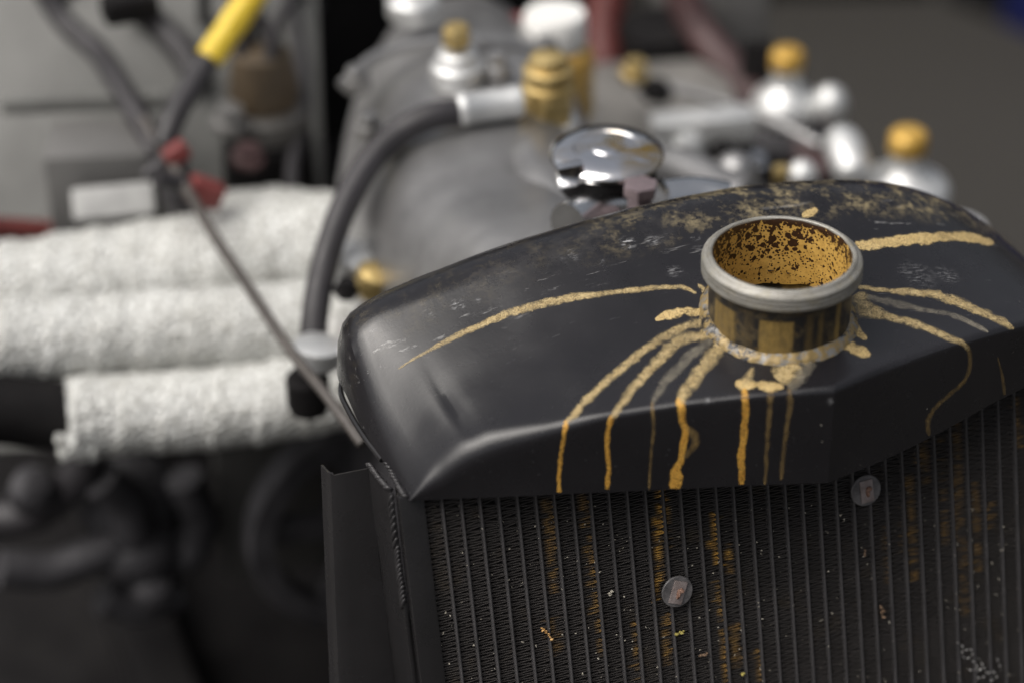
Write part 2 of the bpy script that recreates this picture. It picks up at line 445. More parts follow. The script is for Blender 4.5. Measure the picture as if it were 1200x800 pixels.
R_ = [
 ('tan', [(467,432,3),(500,412,6),(560,382,10),(600,366,12),(650,353,12),(700,345,10),(760,338,8),(798,337,7),(816,344,5)]),
 ('tanthick', [(768,375,7),(782,369,13),(802,366,14),(826,366,12)]),
 ('tan', [(830,376,15),(800,384,15),(762,405,14),(730,430,13),(700,456,13),(680,477,12),(663,496,8)]),
 ('orange', [(664,492,7),(660,515,6),(657,540,6),(655,560,6),(655,579,7)]),
 ('tan', [(838,390,20),(800,398,18),(770,424,17),(745,450,15),(728,474,13),(717,489,8)]),
 ('orange', [(717,486,7),(712,512,7),(713,545,7),(711,578,8)]),
 ('tanpale', [(835,398,14),(805,420,17),(782,445,15),(764,472,10)]),
 ('orangethin', [(764,470,6),(766,500,6),(762,545,5),(761,573,5)]),
 ('tan', [(850,396,30),(838,412,26),(823,432,22),(808,452,20),(796,471,17)]),
 ('orange', [(797,466,13),(800,490,12),(803,505,10),(800,530,9),(797,545,9)]),
 ('orangethin', [(800,498,12),(814,510,15),(812,525,12),(800,535,8)]),
 ('orange', [(796,540,10),(792,556,18),(790,575,17)]),
 ('tan', [(882,430,8),(876,443,18),(871,455,18)]),
 ('tanthick', [(862,448,14),(874,452,16),(888,450,12)]),
 ('orange', [(872,455,12),(874,480,12),(871,510,10),(869,545,10),(870,571,9)]),
 ('tan', [(942,408,44),(925,430,40),(912,446,34)]),
 ('tanpale', [(955,412,22),(938,440,22),(924,455,16)]),
 ('tanthick', [(888,450,12),(902,452,16),(918,453,12)]),
 ('orangethin', [(904,454,10),(902,485,9),(899,520,8),(896,567,6)]),
 ('orangethin', [(926,453,9),(925,480,9),(920,515,8),(915,562,7)]),
 ('tanthick', [(978,396,12),(990,402,15),(1004,410,17),(1020,416,13)]),
 ('tanthick', [(996,378,11),(1006,388,13),(1016,397,10)]),
 ('tan', [(1004,344,30),(1016,362,28),(1040,371,14),(1075,380,12),(1105,393,11),(1126,401,10),(1136,410,7)]),
 ('orangethin', [(1134,404,8),(1137,425,7),(1130,446,7),(1110,464,7),(1094,480,7),(1087,495,8),(1089,510,6)]),
 ('tan', [(1004,336,8),(1040,341,7),(1070,342,13),(1110,350,14),(1150,366,13),(1188,385,10)]),
 ('tanpale', [(1014,348,10),(1050,356,12),(1085,364,8),(1120,371,8),(1158,389,6)]),
 ('tanthick', [(1000,290,16),(1040,284,16),(1080,280,16),(1112,277,15),(1140,279,13),(1164,286,8)]),
 ('tanthick', [(940,254,10),(950,249,13),(958,246,10)]),
 ('tan', [(818,333,6),(826,344,9),(828,358,9)]),
 ('orangethin', [(1169,418,3),(1175,443,5),(1178,472,5)]),
]
LAB = {'tan':'pale tan dried coolant run on the tank','tanthick':'thick tan coolant drop','tanpale':'faint greyish coolant film','orange':'orange rusty coolant run down the front face','orangethin':'thin faint orange coolant run'}
for mt, pth in R_:
    o = ribbon(pth, 'coolant_run', M[mt])
    if o: o['label'] = LAB[mt]

# --- filler neck
NR = .0300
def fz(x, y):
    loc, nor, i, t = BV.ray_cast(Vector((x, y, .05)), Vector((0,0,-1))); return loc.z if loc else -.030
neck = MB()
NSEG = 160
rows = [(-.040),(-.034)] + [-.032+.0235*k/22 for k in range(23)]
vs=[];fs=[];col=[]
for z in rows:
    for i in range(NSEG):
        a = 2*PI*i/NSEG; r = NR + .0001*noise.noise(Vector((math.cos(a)*3, math.sin(a)*3, z*90)))
        vs.append(Vector((r*math.cos(a), r*math.sin(a), z)))
for j in range(len(rows)-1):
    for i in range(NSEG):
        k=(i+1)%NSEG; fs.append((j*NSEG+i, j*NSEG+k, (j+1)*NSEG+k, (j+1)*NSEG+i))
neck.add(vs, fs)
# washes of coolant down the wall: (angle offset from the side facing the viewer, half width, strength, top z)
AV = math.atan2(CAM.y, CAM.x)
WASH = [(-49,14,.6,-.0150),(-24,5,.10,-.012),(-1,14,.8,-.0150),(26,4,.22,-.012),(36,3,.35,-.013),(55,4,.75,-.011),(-85,5,.3,-.012),(100,20,.6,-.01),(150,30,.6,-.01),(-130,30,.6,-.01)]
neck.col = []
for v in neck.v:
    a = (math.degrees(math.atan2(v.y, v.x)-AV)+180) % 360 - 180
    s = 0
    for c, hw, st, zt in WASH:
        if hw == 0: continue
        e = hw*(1+.12*noise.noise(Vector((v.z*300, c, 0)))) - abs(a-c)
        if e > 0 and v.z < zt: s = max(s, st*min(1, e/1.6)*min(1, (zt-v.z)/.0008))
    neck.col.append(float(s))
m = NT('stained black neck paint')
a_ = m.attr().outputs["Fac"]
n1 = m.noise(1, 5, .7, vec=m.stretch(500, 500, 120)); n2 = m.noise(160, 5, .7)
k = m.math('MULTIPLY', a_, m.mapr(n1, .25, .6, .55, 1.1), clamp=True)
drt = m.math('MULTIPLY', m.mapr(n2, .48, .62), .35); k = m.math('MULTIPLY', k, m.mapr(m.noise(120, 5, .7), .32, .52, .6, 1))
c = m.mix(k, (.016,.015,.015), (.30,.20,.06)); c = m.mix(m.math('MULTIPLY', drt, m.math('SUBTRACT', 1, k)), c, (.16,.12,.06))
c = m.mix(m.math('MULTIPLY', m.mapr(m.noise(300,4,.7), .55, .7), .5), c, (.12,.075,.02))
m.base(c, .34); m.bump(n2, .3, .0006); M['neckwall'] = m.m
nk = neck.build('filler_neck', M['neckwall'], rad, smooth=60)
m = NT('rust spotted lining'); 
dom = m.n("ShaderNodeSeparateXYZ"); m.l(m.co, dom.inputs[0])
warp = m.n("ShaderNodeVectorMath", operation='ADD'); nz = m.n("ShaderNodeTexNoise"); nz.inputs["Scale"].default_value = 260; nz.inputs["Detail"].default_value = 3
m.l(m.co, nz.inputs["Vector"]); sc_ = m.n("ShaderNodeVectorMath", operation='SCALE'); m.l(nz.outputs["Color"], sc_.inputs[0]); sc_.inputs[3].default_value = .0022
m.l(m.co, warp.inputs[0]); m.l(sc_.outputs[0], warp.inputs[1])
v1 = m.vor(290, vec=warp.outputs[0]); v2 = m.vor(760, vec=warp.outputs[0])
topw = m.mapr(dom.outputs[2], .372, .398, 0, 1)                     # crusted towards the lip and the left
lft = m.mapr(dom.outputs[0], .028, -.028, 0, 1)
den = m.math('ADD', m.math('MULTIPLY', topw, .24), m.math('MULTIPLY', lft, .13))
t1 = m.math('ADD', m.math('ADD', den, .16), m.mapr(m.noise(90, 4), .3, .7, -.16, .16))
s1 = m.math('LESS_THAN', v1, t1); s2 = m.math('LESS_THAN', v2, m.math('ADD', m.math('MULTIPLY', t1, .9), .07))
crust = m.math('GREATER_THAN', m.math('ADD', m.noise(300, 5, .7), m.mapr(dom.outputs[2], .390, .3995, -.2, .16)), .56)
sp = m.math('MAXIMUM', m.math('MAXIMUM', s1, s2), crust)
gold = m.mix(m.noise(70, 5, .6), (.42,.23,.035), (.72,.46,.13))
gold = m.mix(m.mapr(m.noise(420, 4, .7), .45, .7, 0, .5), gold, (.24,.12,.02))
c = m.mix(sp, gold, m.mix(m.noise(500,3), (.016,.006,.002), (.055,.022,.006)))
m.base(c, .5); m.bump(sp, .7, .0009); m.bump(m.noise(300, 4), .3, .0005); M['lining'] = m.m
ln = MB(); 
def lw(r, z, a, j):
    if j == 0: return (r, z + .0010*noise.noise(Vector((a*2.2, 0, 4)))*2)
    return (r + .00018*noise.noise(Vector((math.cos(a)*4, math.sin(a)*4, z*200))), z)
ln.lathe((0,0,0), [(.0288,-.0325)] + [(.0288,-.031+.0295*k/20) for k in range(21)] + [(.0291,-.0006)], 140, caps=False, wob=lw)
o = ln.build('neck_lining', M['lining'], rad, smooth=60, fix=False); o['label'] = 'ochre coated inner wall with dark rust spots'; o.parent = rad
m = NT('worn alloy lip')
an = m.noise(1, 5, .6, vec=m.stretch(60, 60, 1500)); 
c = m.mix(m.mapr(an, .35, .65), (.22,.21,.185), (.38,.37,.34)); c = m.mix(m.mapr(m.noise(140, 6, .7), .52, .68, 0, .6), c, (.27,.235,.155))
c = m.mix(m.math('MULTIPLY', m.mapr(m.noise(900, 2), .62, .66), .5), c, (.12,.10,.07))
m.base(c, m.mapr(m.noise(120,4), .3, .7, .46, .62), .5); m.bump(an, .25, .0005); m.bump(m.noise(500,4,.7), .25, .0004); M['lip'] = m.m
lip = MB()
prof = [(.0290,-.0030),(.0290,-.0006),(.0292,-.0001),(.0297,.0001),(.0305,.0001),(.0310,-.0002),(.0314,-.0010),(.0320,-.0014),(.0329,-.0018),(.0334,-.0023),(.0336,-.0030),(.0336,-.0042),(.0335,-.0044),(.0336,-.0046),(.0337,-.0060),(.0336,-.0062),(.0337,-.0064),(.0337,-.0080),(.0334,-.0087),(.0324,-.0092),(.0300,-.0094)]
lip.lathe((0,0,0), prof, 160, caps=False, wob=lambda r,z,a,j: (r+.00012*noise.noise(Vector((math.cos(a)*5,math.sin(a)*5,z*300))), z+.0001*noise.noise(Vector((a*3,z*90,1)))))
o = lip.build('neck_lip', M['lip'], rad, smooth=50); o['label'] = 'bare worn alloy lip with a fine thread'
# weld fillet round the neck
m = NT('weld round the neck')
n1 = m.noise(110, 4, .6); n2 = m.noise(240, 4, .7)
c = m.mix(m.mapr(n1, .42, .52), (.018,.018,.020), (.20,.195,.185)); c = m.mix(m.mapr(n2, .42, .54), c, (.26,.185,.075))
m.base(c, m.mapr(n1, .4, .6, .2, .45), .25); m.bump(n2, .6, .0012); M['neckweld'] = m.m
wb = MB(); n = 220; vs=[]; fs=[]; K=7
for i in range(n):
    a = 2*PI*i/n; rip = .5+.35*math.sin(a*34 + 2*noise.noise(Vector((a*3,0,0)))); big = noise.noise(Vector((math.cos(a)*2.5, math.sin(a)*2.5, 7)))
    ro = .0338 + .0011*big + .0005*rip; h = .0036 + .0010*big + .00015*rip
    for k in range(K):
        t = k/(K-1); r = .0299 + (ro-.0299)*t; bul = math.sin(t*PI)*.0007*(1+.35*rip)
        z = fz(ro*math.cos(a), ro*math.sin(a)) + h*(1-t)**1.25 + bul - (.0006 if k == K-1 else 0)
        vs.append(Vector((r*math.cos(a), r*math.sin(a), z)))
for i in range(n):
    j=(i+1)%n
    for k in range(K-1): fs.append((i*K+k, j*K+k, j*K+k+1, i*K+k+1))
wb.add(vs, fs); o = wb.build('neck_weld', M['neckweld'], rad, smooth=70); o['label'] = 'lumpy silver and tan weld round the neck'

# --- core: tubes, fins
U_TOP, U_BOT = -.0770, -.305
m = NT('core black'); f = m.noise(60, 5, .6)
m.base(m.mix(m.mapr(f,.3,.7), (.040,.038,.039), (.062,.059,.061)), .5); m.bump(m.noise(700,3), .2, .0003); M['tubeblk'] = m.m
m = NT('fin black with coolant'); a_ = m.attr().outputs["Fac"]
f = m.noise(300, 4, .7); base = m.mix(m.noise(40, 4), (.032,.029,.0275), (.078,.071,.068))
dirt = m.mapr(m.noise(55, 5, .7), .55, .75, 0, .3); base = m.mix(dirt, base, (.12,.085,.04))
k = m.math('MULTIPLY', a_, m.mapr(f, .34, .52), clamp=True)
m.base(m.mix(k, base, m.mix(m.noise(260, 4), (.62,.30,.04), (.90,.55,.13))), .5); M['fin'] = m.m
STR = [(643,583,650,690,12,.3),(646,730,652,765,16,.2),(682,580,690,602,17,.28),(688,604,697,690,9,.45),(697,690,706,765,11,.35),(776,578,774,622,13,1),(783,580,788,640,7,.5),
       (773,625,773,645,12,.9),(773,645,770,700,12,.85),(783,722,784,775,11,.45),(838,604,838,638,10,1.),(841,648,846,662,8,1.),(853,642,856,676,7,.8),(841,682,843,706,8,.8),(845,716,846,725,6,.6),
       (850,742,852,795,9,.55),(862,736,864,780,18,.32),(745,735,747,798,9,.4),(888,765,890,795,10,.4),(1066,560,1071,620,15,.28),(1068,620,1071,677,9,.35),(1054,597,1056,650,6,.3),(1083,520,1087,562,12,.25),(1074,500,1077,545,7,.3),
       (1122,500,1124,640,12,.22),(1143,570,1147,665,11,.25),(1160,594,1162,615,14,.3),(1106,600,1108,635,7,.35),(1190,470,1196,520,12,.3),(1104,560,1106,600,6,.2),(1040,620,1041,680,5,.15),(1130,640,1132,720,16,.15),(1100,500,1102,540,8,.2)]
STC = []
for x0,y0,x1,y1,wd,s in STR:
    a = core_px(x0,y0); b = core_px(x1,y1); STC.append((a, b, wd*.000385/2, s))
def stainat(x, u):
    s = 0
    for (a, b, hw, st) in STC:
        if u > a[1]+.002 or u < b[1]-.002: continue
        t = (a[1]-u)/max(1e-5, a[1]-b[1]); xc = a[0]+(b[0]-a[0])*t + .0008*noise.noise(Vector((u*260, a[0]*90, 0)))
        e = 1-abs(x-xc)/(hw*(.85+.9*noise.noise(Vector((u*500, a[0]*50, 3)))))
        if e > 0: s = max(s, st*min(1, e*4)*max(0, min(1, .75+1.6*noise.noise(Vector((u*330, x*260, 5))))))
    return s
tm = None
for k in range(-1, 39):
    if k in (-1, 38): continue
    if tm is None:
        b = MB(); hw = .00068; L = []
        for (u) in (U_TOP, U_BOT):
            for (dx, v) in ((-hw,-.034),(-hw,0.0001),(-hw*.6,.0006),(0,.00085),(hw*.6,.0006),(hw,.0001),(hw,-.034)):
                L.append(core(X0+dx, u, v))
        b.add(L, [(i, i+1, i+8, i+7) for i in range(6)] + [(6,0,7,13), tuple(range(7)), tuple(range(13,6,-1))])
        t0 = b.build('core_tube', M['tubeblk'], rad, smooth=60); tm = t0
    else:
        t = tm.copy(); sc.collection.objects.link(t); t.parent = rad; t.location = (PITCH*k + random.uniform(-.00008,.00008), random.uniform(-.0002,.0002), 0)
PER = .00235
for k in range(-1, 38):
    xa = X0 + PITCH*k + .00075; xb = xa + PITCH - .0015
    if k == -1: xa = -.1600
    if k == 37: xb = .1600
    b = MB(); prof = []; n = int((U_TOP-U_BOT)/PER); u = U_TOP - random.random()*PER; ph = random.random()*50
    wx = xb-xa
    i = 0
    while u > U_BOT:
        per = PER*(1+.16*noise.noise(Vector((u*160, ph, 0)))); mess = .00045*noise.noise(Vector((u*420, ph, 7)))
        if k < 4 and u > -.108: mess *= 2.5
        q = wx*.5; xc = (xa+xb)/2
        c1 = u; c2 = u - per/2 + mess
        prof += [(xa+.0006, c1+.00038), (xa+.00015, c1+.00022), (xa, c1), (xa+.00015, c1-.00022), (xa+.0006, c1-.00038)]
        prof += [(xc, (c1+c2)/2 + .00012*noise.noise(Vector((u*900, ph, 1))))]
        prof += [(xb-.0006, c2+.00038), (xb-.00015, c2+.00022), (xb, c2), (xb-.00015, c2-.00022), (xb-.0006, c2-.00038)]
        prof += [(xc, (c2+u-per)/2)]
        u -= per
    hf = .00012; vs=[]; fs=[]; np_ = len(prof)
    for j, (x, uu) in enumerate(prof):
        p0, p1 = prof[max(0,j-1)], prof[min(np_-1,j+1)]
        tx, tu = p1[0]-p0[0], p1[1]-p0[1]; L = math.hypot(tx, tu) or 1; nx, nu = -tu/L, tx/L
        dv = .00025*noise.noise(Vector((x*300, uu*300, ph)))
        vs += [core(x+nx*hf, uu+nu*hf, -.0006+dv), core(x-nx*hf, uu-nu*hf, -.0006+dv), core(x+nx*hf, uu+nu*hf, -.012), core(x-nx*hf, uu-nu*hf, -.012)]
        s = stainat(x, uu); s2 = s*.8
        if b.col is None: b.col = []
        b.col += [float(s), float(s), float(s*.25), float(s*.25)]
    for j in range(np_-1):
        a = j*4; c = a+4
        fs += [(a, c, c+1, a+1), (a, a+2, c+2, c), (a+1, c+1, c+3, a+3)]
    b.add(vs, fs); b.build('fin_strip', M['fin'], rad, smooth=0, fix=False)
# back of the core so that no light leaks through between fins
b = MB(); b.box(core(0, (U_TOP+U_BOT)/2, -.028), .322, .030, U_TOP-U_BOT, (1,0,0), -V, U); o = b.build('core_body', M['block'], rad, smooth=0)
# side frame: front strip, side plate, flange with folded lip (left) and a mirrored one (right)
UT = -.0838
def slab(b, pts_u, x_v, th):
    pass
for sgn in (-1, 1):
    b = MB(); b.box(core(sgn*.1656, (UT+U_BOT)/2, -.0015), .0108, .0055, UT-U_BOT, (1,0,0), V, U, bev=.0007)
    o = b.build('front_strip', M['paintcore'], rad)
    b = MB(); b.box(core(sgn*.1726, (UT+.0005+U_BOT)/2, -.0205), .0016, .0335, UT+.0005-U_BOT, (1,0,0), V, U, bev=.0003)
    o = b.build('side_plate', M['paintcore'], rad)
    # flange: bent sheet, section in (x, v)
    sec = [(.1736,-.0368),(.1830,-.0372),(.1882,-.0374),(.1897,-.0380),(.1905,-.0396),(.1907,-.0420),(.1909,-.0500)]
    b = MB(); vs=[]; th=.0012
    full = sec + [(x-(.0011 if i>=3 else 0), v-(th if i<4 else 0)) for i,(x,v) in reversed(list(enumerate(sec)))]
    for q, u in enumerate((UT+.0005, (UT+U_BOT)/2, U_BOT)):
        for (x, v) in full: vs.append(core(sgn*(x + (.088*(UT-u) if x > .181 else 0)), u + (.0010 if q==0 and x>.1885 else 0), v))
    nn = len(full); fs = [(j*nn+i, j*nn+(i+1)%nn, (j+1)*nn+(i+1)%nn, (j+1)*nn+i) for j in (0,1) for i in range(nn)] + [tuple(range(nn)), tuple(range(3*nn-1, 2*nn-1, -1))]
    b.add(vs, fs); o = b.build('mounting_flange', M['paintcore'], rad, smooth=30)
    if sgn < 0:
        b2 = MB(); b2.lathe(core(-.1906, UT-.0190, -.0455), [(.0,.0012),(.0014,.0011),(.0026,.0006),(.0030,0),(.0030,-.0006)], 20, Z=(-1,0,0)); b2.build('bright_hole_disc', M['alu'], o)  # bright metal disc standing in for a hole with light behind it
def weld(path, name, r=.0021, pit=.0013):
    pts = spline(path, 14); b = MB(); acc = 0; last = pts[0]
    for a, c in zip(pts, pts[1:]):
        acc += (c-a).length
        if acc > pit:
            acc = 0; t = (c-a).normalized(); X = t.cross(Vector((.3,-.8,.5))).normalized(); Y = t.cross(X); q = random.uniform(.85,1.15)
            b.ball(c + X*random.uniform(-.0002,.0002), r*q*.85, r*.45*q, pit*1.7, X, Y, (t+Y*.45).normalized(), 12, 7)
    o = b.build(name, M['weldblk'], rad, smooth=80); return o
m = NT('painted weld'); m.base(m.mix(m.noise(200,4), (.018,.017,.018), (.045,.043,.045)), m.mapr(m.noise(300,3), .3, .7, .2, .38)); M['weldblk'] = m.m
weld([Vector((-.1682, -.003, -.0808)), Vector((-.1684,.010,-.0806)), Vector((-.1682,.027,-.0803))], 'weld_bead')
weld([core(-.1726, UT+.0012, -.006), core(-.1732, UT+.0018, -.020), core(-.1728, UT+.0022, -.036)], 'weld_bead', .0023)
weld([core(-.1728, UT+.0002, -.0050), core(-.1732, UT-.022, -.0045), core(-.1730, UT-.050, -.0045)], 'weld_bead', .0019, .0019)
b = MB(); b.tube(spline([Vector((-.1694,.026,-.0808)), Vector((-.1715,.045,-.0808)), Vector((-.1722,.066,-.0808)), Vector((-.1705,.084,-.0808)), Vector((-.160,.103,-.0808))], 6), .0013, 8); b.build('seam_edge', M['paintcore'], rad)
# lower tank that the core stands in, out of the frame below
b = MB(); b.box(core(0, U_BOT-.02, -.02), .34, .05, .045, (1,0,0), -V, U, bev=.004); b.build('lower_tank', M['paintcore'], rad)

# --- retaining pins through the core
M['washer'] = simple('smoky plastic', (.05,.048,.05), (.20,.19,.19), 110, .3, .5, 0., .4, 700, .0005, 6)
M['tab'] = simple('scuffed tab', (.12,.09,.08), (.36,.31,.30), 130, .35, .55, 0., .4, 700, .0005, 6)
M['rust'] = simple('rusty stub', (.14,.06,.035), (.38,.24,.18), 500, .5, .7, 0., .4, 900, .0006)
for (px, py, rot, lab) in [(793.5,692.5,-22,'round smoky plastic pin washer with a tilted square tab, standing mid core'),(1014.5,574,3,'round smoky plastic pin washer just under the pointed tank edge')]:
    x, u = core_px(px, py, .002); c = core(x, u, .0015)
    t = thing('retaining_pin', lab, 'pin washer', c, 'pin washers on the radiator core')
    R = .0073
    b = MB(); b.lathe(c, [(0,0),(R*.97,0),(R,.0003),(R,.0007),(R*.95,.0011),(0,.0012)], 40, Z=V); b.build('disc', M['washer'], t)
    a = math.radians(rot); A = Vector((1,0,0))*math.cos(a) + U*math.sin(a); B = V.cross(A)*-1
    b = MB(); b.box(c + V*.0016 - B*.0004*0, .0062, .0106, .0010, A, B, V, bev=.0003); b.build('tab', M['tab'], t)
    b = MB(); b.ball(c + V*.0024 + B*.0003, .0009, .0024, .0013, A, B, V, 10, 7, .18); b.ball(c + V*.0030 - B*.0014 + A*.0008, .0010, .0010, .0015, A, B, V, 10, 7, .2); b.build('stub', M['rust'], t)
    b = MB(); b.tube([c - V*.008, c + V*.0003], .0009, 8); b.build('shank', M['washer'], t)

# --- debris in the core
M['fluff'] = simple('orange fluff', (.52,.27,.07), (.70,.45,.20), 600, .7, .8, 0., .5, 900, .0008)
M['grit'] = simple('pale grit', (.34,.31,.25), (.60,.56,.47), 300, .6, .8)
M['straw'] = simple('yellow green crumb', (.36,.30,.06), (.55,.48,.16), 300, .6, .8)
M['brown'] = simple('brown crumb', (.16,.10,.06), (.30,.20,.13), 300, .6, .8)
def crumb(name, lab, px, py, mat, size, n, spread, dirn=(1,0), group=None):
    x, u = core_px(px, py, .001); b = MB()
    for i in range(n):
        s = (i/(max(1, n-1))-.5)*spread
        c = core(x + dirn[0]*s + random.uniform(-1,1)*size*.45, u + dirn[1]*s + random.uniform(-1,1)*size*.45, .0009 + random.uniform(0,.0006))
        ax = Vector((random.uniform(-1,1), random.uniform(-1,1), random.uniform(-1,1))).normalized(); Y = ax.orthogonal().normalized(); Z = ax.cross(Y)
        q = size*random.uniform(.5,1.1); b.ball(c, q, q*random.uniform(.35,.7), q*random.uniform(.4,.8), ax, Y, Z, 9, 6, .22)
    o = b.build(name, mat, None, smooth=60); o['label'] = lab; o['category'] = 'debris'
    if group: o['group'] = group
crumb('debris_fluff', 'orange scrap of fluff caught in the fins low on the left of the core', 641, 742, M['fluff'], .0010, 14, .0075, (.55,-.85))
crumb('seed_husk', 'pale tan husk with a wisp, on the fins between two tan streaks', 716, 694, M['grit'], .0009, 6, .0016, (.5,.5))
crumb('crumb', 'yellow green crumb on the fins just below the mid-core pin washer', 796, 741, M['straw'], .0010, 8, .0030, (1,.3))
crumb('crumb', 'round yellow crumb near the bottom edge, right of the tan smudge', 870, 789, M['straw'], .0010, 4, .0012, (.6,.6))
crumb('crumb', 'brownish crumb on the lower core, to the right of the yellow green one', 825, 766, M['brown'], .0009, 6, .0035, (1,.1))
crumb('insect_remains', 'brown and grey insect remains in the right part of the core', 1034, 716, M['brown'], .0012, 8, .0055, (.2,-1))
crumb('husk', 'small brown husk on the fins below the right pin washer', 1013, 647, M['brown'], .0007, 5, .0030, (.2,1))
# crumpled foil-like strand bottom right
b = MB(); M['foil'] = simple('silvery film', (.30,.29,.28), (.5,.49,.47), 500, .3, .5, .3, .4, 900, .0008)
for path in [[(1122,752),(1128,757),(1126,765),(1132,771),(1139,766),(1136,759),(1129,760)],[(1136,772),(1143,776),(1146,784),(1152,781),(1156,788),(1150,794),(1143,792)],[(1156,790),(1163,786),(1168,792),(1160,797)],[(1146,770),(1150,779),(1144,786)],[(1166,768),(1170,776),(1173,786)],[(1132,783),(1140,784),(1147,781)]]:
    pp = []
    for (px, py) in path:
        x, u = core_px(px, py, .0012); pp.append(core(x, u, .0010 + random.uniform(0,.0016)))
    pp = spline(pp, 7); ph = random.random()*60
    b.tube(pp, .00042, 6, rf=lambda rr,tt,a,j: rr*(.02 + 1.15*max(0, math.sin(j*1.1+ph))**.7 + .45*noise.noise(Vector((a*2, j*.9, ph)))))
o = b.build('crumpled_film', M['foil'], None, smooth=70); o['label'] = 'crumpled silvery strand of film stuck in the lower right fins'; o['category'] = 'debris'
# specks: uncountable
b = MB(); 
for i in range(330):
    px, py = random.uniform(506, 1200), random.uniform(575, 800)
    if py < 590 and px < 960: continue
    x, u = core_px(px, py, .0008); s = random.choice([.0001,.00014,.00018,.00022,.00028,.0004])
    if random.random() < .12:
        p = core(x, u, .0009); q = p + Vector((random.uniform(-1,1)*.0011,0,0)) + U*random.uniform(-1,1)*.0011 + V*.0003
        b.tube([p, (p+q)/2+V*.0004+U*random.uniform(-.0004,.0004), q], [.00008,.00012,.00006], 5)
    b.ball(core(x, u, .0004+random.uniform(0,.0006)), s, s*random.uniform(.5,1), s*.7, (1,0,0), U, V, 6, 4, .25)
o = b.build('grit_specks', M['grit'], None, smooth=0); o['kind'] = 'stuff'; o['label'] = 'pale specks of grit scattered over the radiator fins'; o['category'] = 'grit'

# ------------------------------------------------------------------ engine behind
eng = thing('engine', 'blurred grey cast alloy engine with a broad tapering top cover behind the radiator', 'engine', (0.06, .45, -.62))
# stations along the cover: (Y, xl px, xr px, ytop px, ...) -> cross sections
def section(Yv, xl, xr, yt, drop, rnd=.42):
    cx = (xl+xr)/2; P = at(cx, yt, Yv); hw = (at(xr, yt, Yv).x - at(xl, yt, Yv).x)/2; out = []
    for i in range(25):
        a = PI*i/24; e = .62
        out.append(Vector((P.x - hw*math.copysign(abs(math.cos(a))**e, math.cos(a)), Yv, P.z - drop + drop*abs(math.sin(a))**e)))
    return out
b = MB(); secs = [section(*q) for q in [(.135,560,680,335,.05),(.160,545,688,305,.05),(.185,530,695,278,.06),(.208,512,705,256,.07),(.232,482,720,234,.085),(.27,440,735,205,.11),(.31,408,728,160,.14),(.36,388,722,110,.17),(.42,376,708,62,.20),(.48,385,680,25,.21),(.545,408,650,2,.21),(.59,430,625,-6,.20),(.61,455,600,2,.17)]]
vs = [p for s in secs for p in s]; n = 25
fs = [(j*n+i, j*n+i+1, (j+1)*n+i+1, (j+1)*n+i) for j in range(len(secs)-1) for i in range(n-1)] + [tuple(range(n)), tuple((len(secs)-1)*n+i for i in range(n-1,-1,-1))]
b.add(vs, fs); b.build('top_cover', M['cast'], eng, smooth=50)
# cast ridge and boss in front
b = MB(); b.tube(spline([at(640,185,.34), at(628,205,.30), at(645,240,.26), at(680,290,.22)], 8), [.020]*4+[.024]*21, 20); b.build('cast_outlet', M['cast'], eng, smooth=60)
b = MB(); b.box((0.04,.42,-.42), .20,.40,.36, bev=.03); b.build('engine_block', M['block'], eng)
b = MB(); b.box((-.03,.40,-.30), .14,.30,.10, bev=.02); b.build('side_flange', M['cast_dark'], eng)
# polished thermostat housing under the pressure cap
P = at(752, 262, .165)
b = MB(); b.lathe(P + Vector((0,0,-.052)), [(.050,0),(.052,.012),(.048,.024),(.040,.031),(.028,.036),(.026,.045),(0,.046)], 48); b.build('water_outlet', M['alusat'], eng)
b = MB(); b.tube(spline([at(665,262,.15), at(690,250,.16), at(725,240,.17)], 6), .010, 14); b.tube(spline([at(775,236,.17), at(815,232,.17), at(850,238,.165)], 6), .011, 14); b.build('polished_pipe', M['alu'], eng)
# top studs on the cover
def nut(px, py, Y, r, h, mat, name, nhex=6, z0=0):
    P = at(px, py, Y); b = MB(); b.lathe(P, [(0,0),(r,0),(r,h*.8),(r*.85,h),(0,h)], nhex); return b.build(name, M[mat], eng, smooth=20)
def washr(px, py, Y, r, h, mat, name):
    P = at(px, py, Y); b = MB(); b.lathe(P, [(r*.9,0),(r,h*.2),(r,h*.8),(r*.85,h),(0,h*1.02)], 24); return b.build(name, M[mat], eng)
washr(536, 98, .375, .0150, .014, 'alusat', 'stud_boss'); washr(536, 76, .375, .0115, .009, 'alusat', 'stud_washer'); nut(535, 52, .375, .0080, .011, 'brass', 'brass_nut')
washr(485, 20, .46, .016, .014, 'alusat', 'stud_boss'); nut(485, 2, .46, .009, .009, 'alusat', 'stud_nut')
washr(582, 92, .375, .009, .010, 'cast', 'stud_boss'); nut(582, 78, .375, .006, .008, 'cast', 'stud_nut')

for (px, py, Y) in [(432,150,.345),(418,95,.40),(655,150,.345),(690,215,.29),(640,60,.43)]:
    b = MB(); P = at(px, py, Y); b.lathe(P-Vector((0,0,.006)), [(.0075,0),(.0080,.001),(.0080,.008),(.0060,.0085),(.0060,.013),(.0052,.0145),(0,.015)], 6 if px % 2 else 12); b.build('cover_bolt', M['bolt'], eng, smooth=20)
b = MB(); b.tube(spline([at(400,100,.40), at(455,60,.42), at(560,48,.42), at(650,66,.42)], 8), .0035, 10); b.build('joint_ridge', M['cast'], eng)
